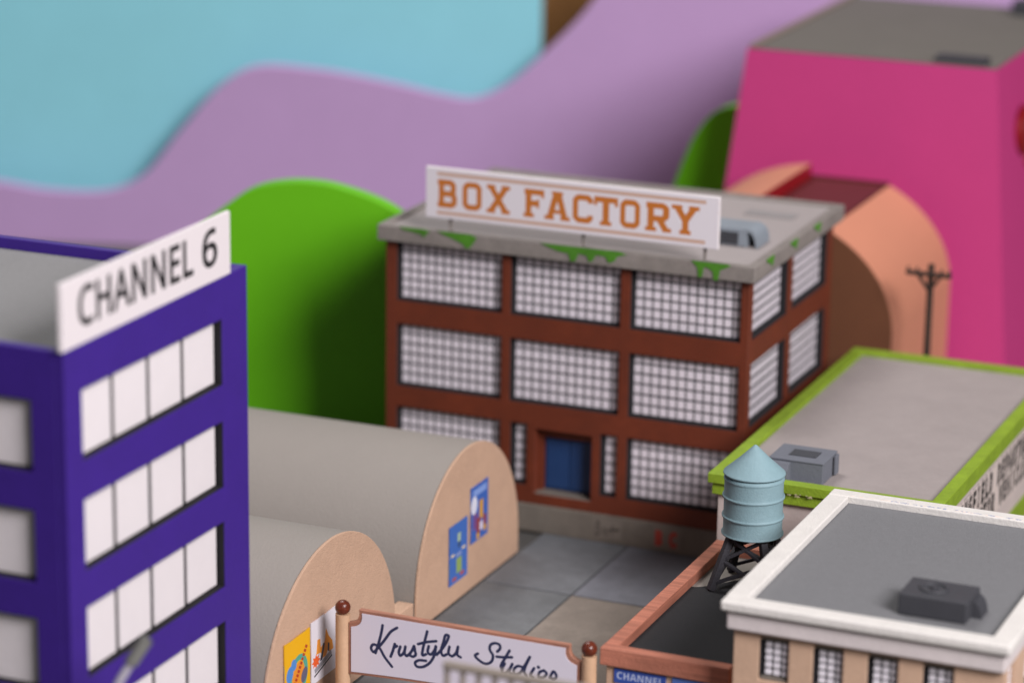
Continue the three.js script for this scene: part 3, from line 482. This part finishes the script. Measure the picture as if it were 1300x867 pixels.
// ---------------------------------------------------------------- white-corniced building
{
  const x0 = 0.2505, x1 = 0.458, zF = 0.345, zB = 0.0745, H = 0.158;
  const T = thing('bank_building', 'tan building with white cornice, grey felt roof and tall gridded windows', 'building', [(x0 + x1) / 2, 0, (zF + zB) / 2]);
  const wx0 = x0 + 0.0085, wx1 = x1 - 0.0052, wz = zF - 0.0095, wb = zB + 0.0085, HW = H - 0.0225;
  const wins = [[0.278, 0.2996], [0.3172, 0.339], [0.3565, 0.3783], [0.3957, 0.4175]].map(([a, b]) => [a, b, 0.0995, HW - 0.0024]);
  const low = wins.map(([a, b]) => [a, b, 0.03, 0.085]);
  mesh('wall', plate('z', wz, wx0, wx1, 0, HW, [...wins, ...low], 0.007), M.tanWall, T);
  mesh('wall', [bx(wx0, wx0 + 0.006, 0, HW, wb, wz - 0.0072, 0.0005), bx(wx0 + 0.0062, wx1 - 0.0062, 0, HW, wb, wb + 0.006, 0.0005)], M.tanWall, T);
  const sideWins = [0, 1, 2, 3, 4].map((i) => [-0.3245 + i * 0.049, -0.3025 + i * 0.049, 0.0995, HW - 0.0024]);
  mesh('wall', plate('x', wx1, -wz + 0.0074, -wb, 0, HW, sideWins, 0.006), M.tanWall, T);
  const gridWindow = (face, at, [a, b, c, d], t) => {
    const B = (u0, u1, v0, v1, n0, n1, r) => wbox(face, at, u0, u1, v0, v1, n0, n1, r);
    const w = mesh('window', B(a - 0.001, b + 0.001, c - 0.001, d + 0.001, -t - 0.003, -t - 0.0002, 0), M.dark, T), sub = [];
    sub.push(mesh('lintel', B(a + 0.0001, b - 0.0001, d - 0.0044, d - 0.0001, -t - 0.0001, -t + 0.0034, 0.0003), M.plinth, T), mesh('sill', B(a + 0.0001, b - 0.0001, c + 0.0001, c + 0.0022, -t - 0.0001, -t + 0.0048, 0.0003), M.plinth, T));
    sub.push(mesh('frame', [B(a, a + 0.0009, c + 0.0023, d - 0.0045, -t - 0.0001, -0.0008, 0)], M.dark, T));
    const rows = Math.round((d - c - 0.008) / 0.0054), pw = (b - a - 0.003) / 3, ph = (d - c - 0.0078) / rows;
    for (let i = 0; i < 3; i++) for (let j = 0; j < rows; j++) sub.push(mesh('pane', B(a + 0.0024 + pw * i + 0.0008, a + 0.0024 + pw * (i + 1) - 0.0009, c + 0.003 + ph * j + 0.0007, c + 0.003 + ph * (j + 1) - 0.0009, -t - 0.0001, -t + 0.0028, 0.0003), M.paneWhite, T));
    for (const q of sub) { T.remove(q); w.add(q); q.position.set(0, 0, 0); }
  };
  for (const w of [...wins, ...low]) gridWindow('z', wz, w, 0.007);
  for (const w of sideWins) gridWindow('x', wx1, w, 0.006);
  // two-step cornice, four mitred sides each
  mesh('fascia', [bx(x0 + 0.004, x1 - 0.004, HW + 0.0002, H - 0.0082, zF - 0.013, zF - 0.004, 0.0018), bx(x0 + 0.004, x1 - 0.004, HW + 0.0002, H - 0.0082, zB + 0.004, zB + 0.012, 0.0015), bx(x0 + 0.0042, x0 + 0.012, HW + 0.0003, H - 0.0083, zB + 0.0118, zF - 0.0128, 0.0012), bx(x1 - 0.012, x1 - 0.0042, HW + 0.0003, H - 0.0083, zB + 0.0118, zF - 0.0128, 0.0012)], M.fascia, T);
  const e = 0.0165;
  mesh('cornice', bx(x0, x1, H - 0.008, H, zF - e, zF, 0.0024), M.cornice, T);
  mesh('cornice', bx(x0, x1, H - 0.008, H, zB, zB + e - 0.002, 0.0014), M.cornice, T);
  mesh('cornice', bx(x0 + 0.0001, x0 + e, H - 0.0082, H - 0.0002, zB + e - 0.0022, zF - e + 0.002, 0.0014), M.cornice, T);
  mesh('cornice', bx(x1 - e, x1 - 0.0001, H - 0.0082, H - 0.0002, zB + e - 0.0022, zF - e + 0.002, 0.0014), M.cornice, T);
  mesh('roof', bx(x0 + 0.013, x1 - 0.013, HW + 0.004, H - 0.0055, zB + 0.0125, zF - 0.0135, 0), M.felt, T);
  // worn inner edge of the rear cornice: bare undercoat and blue-grey flecks
  seed = 77; const chips = [], bare = [];
  const chip = (cx, cy, cz, w, h) => { const s = new THREE.Shape(); const n = 7; for (let i = 0; i < n; i++) { const a = i / n * Math.PI * 2, r = rr(0.6, 1); s[i ? 'lineTo' : 'moveTo'](Math.cos(a) * w * r, Math.sin(a) * h * r); } s.closePath(); const g = new THREE.ExtrudeGeometry(s, { depth: 0.0003, bevelEnabled: false }); g.rotateX(-Math.PI / 2); g.translate(cx, cy, cz); return g; };
  for (let i = 0; i < 70; i++) { const x = rr(x0 + 0.05, x1 - 0.02); chips.push(chip(x, H - 0.00005 + i * 1e-7, zB + e - 0.0034 - rr(0, 0.0016), rr(0.0004, 0.0016), rr(0.0002, 0.0007))); }
  for (let i = 0; i < 40; i++) { const x = rr(x0 + 0.018, x1 - 0.02); bare.push(chip(x, H - 0.0001 - i * 1e-7, zB + e - 0.0036 - rr(0, 0.0012), rr(0.001, 0.0035), rr(0.0003, 0.0009))); }
  mesh('paint_flecks', chips, flat(0x9aa1b8), T).userData = { kind: 'stuff' }; mesh('bare_patches', bare, flat(0xe2d3c8), T).userData = { kind: 'stuff' };
}
rooftopUnit('charcoal rooftop unit with round fan on the grey felt roof', M.hvacDark, 0.3675, 0.4165, 0.1525, 0.1685, 0.268, 0.305, 'fan');

// ---------------------------------------------------------------- office with lime green roof edge
{
  const x0 = 0.1315, x1 = 0.3262, zF = 0.03, zB = -0.381, H = 0.14;
  const T = thing('office_building', 'pale single-storey office with lime green roof edge and black lettering', 'building', [(x0 + x1) / 2, 0, (zF + zB) / 2]);
  const wx0 = x0 + 0.007, wx1 = x1 - 0.007, wz = zF - 0.007, wb = zB + 0.007, HW = H - 0.0185;
  mesh('wall', bx(wx0, wx1, 0, HW, wb, wz, 0.0008), M.wallPale, T);
  mesh('fascia', [bx(x0 + 0.003, x1 - 0.003, HW + 0.0002, H - 0.0085, zB + 0.003, zF - 0.003, 0.0008)], M.lime, T);
  const e = 0.0112, rim = (n, g) => mesh('roof_edge', g, M.lime, T);
  rim(0, bx(x0, x1, H - 0.0083, H, zF - e, zF, 0.0008)); rim(1, bx(x0, x1, H - 0.0083, H, zB, zB + e, 0.0008));
  rim(2, bx(x0 + 0.0001, x0 + e, H - 0.0083, H - 0.0003, zB + e + 0.0001, zF - e - 0.0001, 0.0006)); rim(3, bx(x1 - e, x1 - 0.0001, H - 0.0083, H - 0.0003, zB + e + 0.0001, zF - e - 0.0001, 0.0006));
  mesh('roof', bx(x0 + e - 0.001, x1 - e + 0.001, H - 0.0084, H - 0.0045, zB + e - 0.001, zF - e + 0.001, 0), M.roofTaupe, T);
  mesh('green_band', bx(wx1 + 0.0001, wx1 + 0.0015, 0.03, 0.0505, wb, wz, 0.0003), M.lime, T);
  const tex = canvasTex(2048, 270, (c, w, h) => {
    c.fillStyle = '#c9bcb4'; c.fillRect(0, 0, w, h); c.fillStyle = c.strokeStyle = '#100e0c'; c.lineWidth = 12; c.font = 'bold 132px sans-serif';
    const put = (s, x, y, pitch) => { for (const ch of s) { if (ch !== ' ') { const m = c.measureText(ch).width, wd = Math.min(m, pitch * (ch === 'I' ? 0.4 : 0.84)); c.save(); c.translate(x + (pitch - wd) / 2, y); c.scale(wd / m, 1.12); c.fillText(ch, 0, 0); c.strokeText(ch, 0, 0); c.restore(); } x += pitch; } };
    put('SPRINGFIELD DEPARTMENT', 46, 122, 86); put('OF MOTOR VEHICLES', 368, 252, 86);
  });
  mesh('lettering_panel', sheet('x', wx1, 0.004, 0.333, 0.0685, 0.1135, 0.0001, 0.0008), printed(tex, 0.8), T, true);
  seed = 91; const chips = [];
  for (let i = 0; i < 16; i++) { const g = new THREE.CircleGeometry(rr(0.0004, 0.0011), 6); g.scale(1.6, 0.7, 1); const gg = new THREE.ExtrudeGeometry(new THREE.Shape([...Array(6).keys()].map((k) => new THREE.Vector2(Math.cos(k * 1.05) * rr(0.0005, 0.0015), Math.sin(k * 1.05) * rr(0.0002, 0.0006)))), { depth: 0.0002, bevelEnabled: false }); gg.translate(rr(0.198, 0.222), H - 0.0086 + rr(-0.0009, 0.0018), zF + 0.00001 * i); chips.push(gg); }
  mesh('paint_chips', chips, flat(0xb9b08a), T).userData = { kind: 'stuff' };
}
rooftopUnit('slate grey rooftop unit with slatted top vent on the lime-edged roof', M.hvacGrey, 0.1765, 0.2225, 0.1355, 0.1545, -0.0285, 0.0105, 'vent');

// ---------------------------------------------------------------- barrel hall, pink tower, utility pole
{
  const cx = 0.02, hw = 0.135, h0 = 0.143, b = 0.109, zn = -0.42, zf = -0.633, sl = 0.0055, sr = 0.0875, fl = 0.2365;
  const T = thing('barrel_hall', 'peach barrel-roofed hall with red roof trough and brown end wall', 'building', [cx, 0, (zn + zf) / 2]);
  const yAt = (x) => h0 + b * Math.sqrt(Math.max(0, 1 - ((x - cx) / hw) ** 2));
  const pts = [[cx - hw, 0]]; const n = 90;
  for (let i = 0; i <= n; i++) { const x = cx - hw + (sl - cx + hw) * (1 - Math.cos(i / n * Math.PI / 2)); pts.push([x, yAt(x)]); }
  pts.push([sl, fl], [sr, fl]);
  for (let i = n; i >= 0; i--) { const x = cx + hw - (cx + hw - sr) * (1 - Math.cos(i / n * Math.PI / 2)); pts.push([x, yAt(x)]); }
  pts.push([cx + hw, 0]);
  const s = new THREE.Shape(pts.map((p) => new THREE.Vector2(...p)));
  const g = new THREE.ExtrudeGeometry(s, { depth: zn - zf - 0.004, bevelEnabled: false }); g.translate(0, 0, zf); mesh('vault', g, M.peach, T);
  const g2 = new THREE.ExtrudeGeometry(s, { depth: 0.0036, bevelEnabled: false }); g2.translate(0, 0, zn - 0.0038); mesh('end_wall', g2, M.brown, T);
  mesh('roof_trough', [bx(sl + 0.0002, sr - 0.0002, fl + 0.0001, fl + 0.0012, zf + 0.003, zn, 0)], M.maroon, T);
  mesh('trough_side', [bx(sl + 0.0002, sl + 0.0014, fl + 0.0013, yAt(sl) + 0.0002, zf + 0.003, zn, 0), bx(sr - 0.0014, sr - 0.0002, fl + 0.0013, yAt(sr) + 0.0002, zf + 0.003, zn, 0)], M.red, T);
  mesh('trough_end', bx(sl + 0.0002, sr - 0.0002, fl + 0.0001, fl + 0.004, zf + 0.0002, zf + 0.0028, 0), M.maroon, T);
}
{
  const H = 0.352, T = thing('pink_tower', 'tall magenta pink tapered building with dusty grey flat roof', 'building', [0.045, 0, -0.88]);
  const bot = [[-0.119, -0.65], [0.216, -0.65], [0.216, -1.1], [-0.119, -1.1]], top = [[-0.0855, -0.6895], [0.1765, -0.6895], [0.1765, -1.065], [-0.0855, -1.065]];
  const pos = []; const quad = (a, b, c, d) => pos.push(...a, ...b, ...c, ...a, ...c, ...d);
  for (let i = 0; i < 4; i++) { const j = (i + 1) % 4; quad([bot[i][0], 0, bot[i][1]], [bot[j][0], 0, bot[j][1]], [top[j][0], H, top[j][1]], [top[i][0], H, top[i][1]]); }
  quad([top[0][0], H, top[0][1]], [top[1][0], H, top[1][1]], [top[2][0], H, top[2][1]], [top[3][0], H, top[3][1]]);
  quad([bot[3][0], 0, bot[3][1]], [bot[2][0], 0, bot[2][1]], [bot[1][0], 0, bot[1][1]], [bot[0][0], 0, bot[0][1]]);
  const g = new THREE.BufferGeometry(); g.setAttribute('position', new THREE.Float32BufferAttribute(pos, 3)); g.computeVertexNormals(); g.setAttribute('uv', new THREE.Float32BufferAttribute(new Float32Array(pos.length / 3 * 2), 2));
  mesh('wall', g, M.pink, T);
  mesh('roof', bx(-0.084, 0.175, H + 0.0002, H + 0.0016, -1.063, -0.691, 0.0005), M.roofDust, T);
  mesh('roof_lip', [bx(-0.0855, -0.0775, H + 0.0017, H + 0.004, -1.064, -0.6945, 0.0008)], paint(0x85746a), T);
  const O = new THREE.Shape(); O.absellipse(0, 0, 0.026, 0.024, 0, Math.PI * 2);
  const og = new THREE.ExtrudeGeometry(O, { depth: 0.004, bevelEnabled: true, bevelSize: 0.002, bevelThickness: 0.002, bevelSegments: 3, curveSegments: 24 });
  const og2 = new THREE.SphereGeometry(0.012, 16, 12); og2.scale(1, 0.8, 0.4); og2.translate(0.018, -0.034, 0.003);
  const om = new THREE.Matrix4().makeRotationY(Math.PI / 2).setPosition(0.186, 0.277, -0.775);
  og.applyMatrix4(om); og2.applyMatrix4(om); mesh('red_ornament', [og, og2], M.red, T);
}
{
  const B = thing('roof_box', 'flat black box near the front edge of the pink building roof', 'box', [0.137, 0.3537, -0.705]);
  mesh('body', bx(0.1105, 0.1635, 0.3538, 0.359, -0.715, -0.695, 0.001), M.hvacDark, B); mesh('lid', bx(0.1115, 0.1625, 0.3591, 0.3605, -0.714, -0.696, 0.0005), M.hvacDark, B);
  const B2 = thing('roof_box', 'dark box standing toward the rear of the pink building roof', 'box', [0.13, 0.3537, -1.02]);
  mesh('body', bx(0.1115, 0.15, 0.3538, 0.366, -1.045, -1.01, 0.001), M.hvacDark, B2); mesh('lid', bx(0.1105, 0.151, 0.3661, 0.368, -1.046, -1.009, 0.0005), M.hvacDark, B2);
}
{
  const x = 0.1955, z = -0.4, T = thing('utility_pole', 'dark brown utility pole with braced crossarm before the peach hall', 'utility pole', [x, 0, z]);
  const c = new THREE.CylinderGeometry(0.003, 0.0036, 0.223, 14); c.translate(x, 0.1115 - 0.0012, z); mesh('pole', c, M.pole, T);
  mesh('crossarm', bx(x - 0.0225, x + 0.0205, 0.2112, 0.2155, z + 0.0031, z + 0.0066, 0.0008), M.pole, T);
  mesh('brace', [bar([x - 0.011, 0.212, z + 0.0042], [x - 0.001, 0.1985, z + 0.004], 0.003, 0.003), bar([x + 0.01, 0.212, z + 0.0042], [x + 0.001, 0.1985, z + 0.004], 0.003, 0.003)], M.pole, T);
  for (const d of [-0.0205, -0.012, 0.011, 0.0185]) { const i = new THREE.CylinderGeometry(0.0011, 0.0014, 0.0036, 8); i.translate(x + d, 0.2168, z + 0.0041); mesh('insulator', i, M.pole, T); }
}

// ---------------------------------------------------------------- foreground: railing on its wall, street lamp
{
  const z = 0.55, x0 = 0.134, x1 = 0.36, T = thing('railing', 'blurred grey railing with thin balusters in front of the gate sign', 'railing', [(x0 + x1) / 2, 0, z]);
  mesh('base_wall', bx(x0 - 0.004, x1 + 0.004, -0.0024, 0.115, z - 0.006, z + 0.006, 0.001), M.rail, T);
  mesh('top_rail', bx(x0 - 0.002, x1 + 0.002, 0.1625, 0.1672, z - 0.003, z + 0.003, 0.0008), M.rail, T);
  mesh('bottom_rail', bx(x0, x1, 0.1152, 0.1185, z - 0.0025, z + 0.0025, 0.0006), M.rail, T);
  for (let x = x0; x <= x1 + 0.0001; x += 0.0113) mesh('baluster', bx(x - 0.0016, x + 0.0016, 0.1186, 0.1624, z - 0.0016, z + 0.0016, 0.0004), M.rail, T);
}
{
  const T = thing('street_lamp', 'pale street lamp with curved arm and grey head before the purple tower', 'street lamp', [-0.066, -0.0024, 0.668]);
  mesh('arm', tube([[-0.066, 0, 0.668], [-0.066, 0.06, 0.668], [-0.062, 0.12, 0.667], [-0.047, 0.16, 0.664], [-0.0375, 0.178, 0.66]], 0.003, 40, 12), M.lampWhite, T);
  mesh('head', tube([[-0.0378, 0.1774, 0.6601], [-0.0325, 0.1868, 0.6575], [-0.0285, 0.1935, 0.6555]], 0.0046, 10, 14), M.lampGrey, T);
  const b = new THREE.CylinderGeometry(0.006, 0.008, 0.006, 18); b.translate(-0.066, 0.001, 0.668); mesh('base', b, M.lampGrey, T);
}

renderer.render(scene, camera);
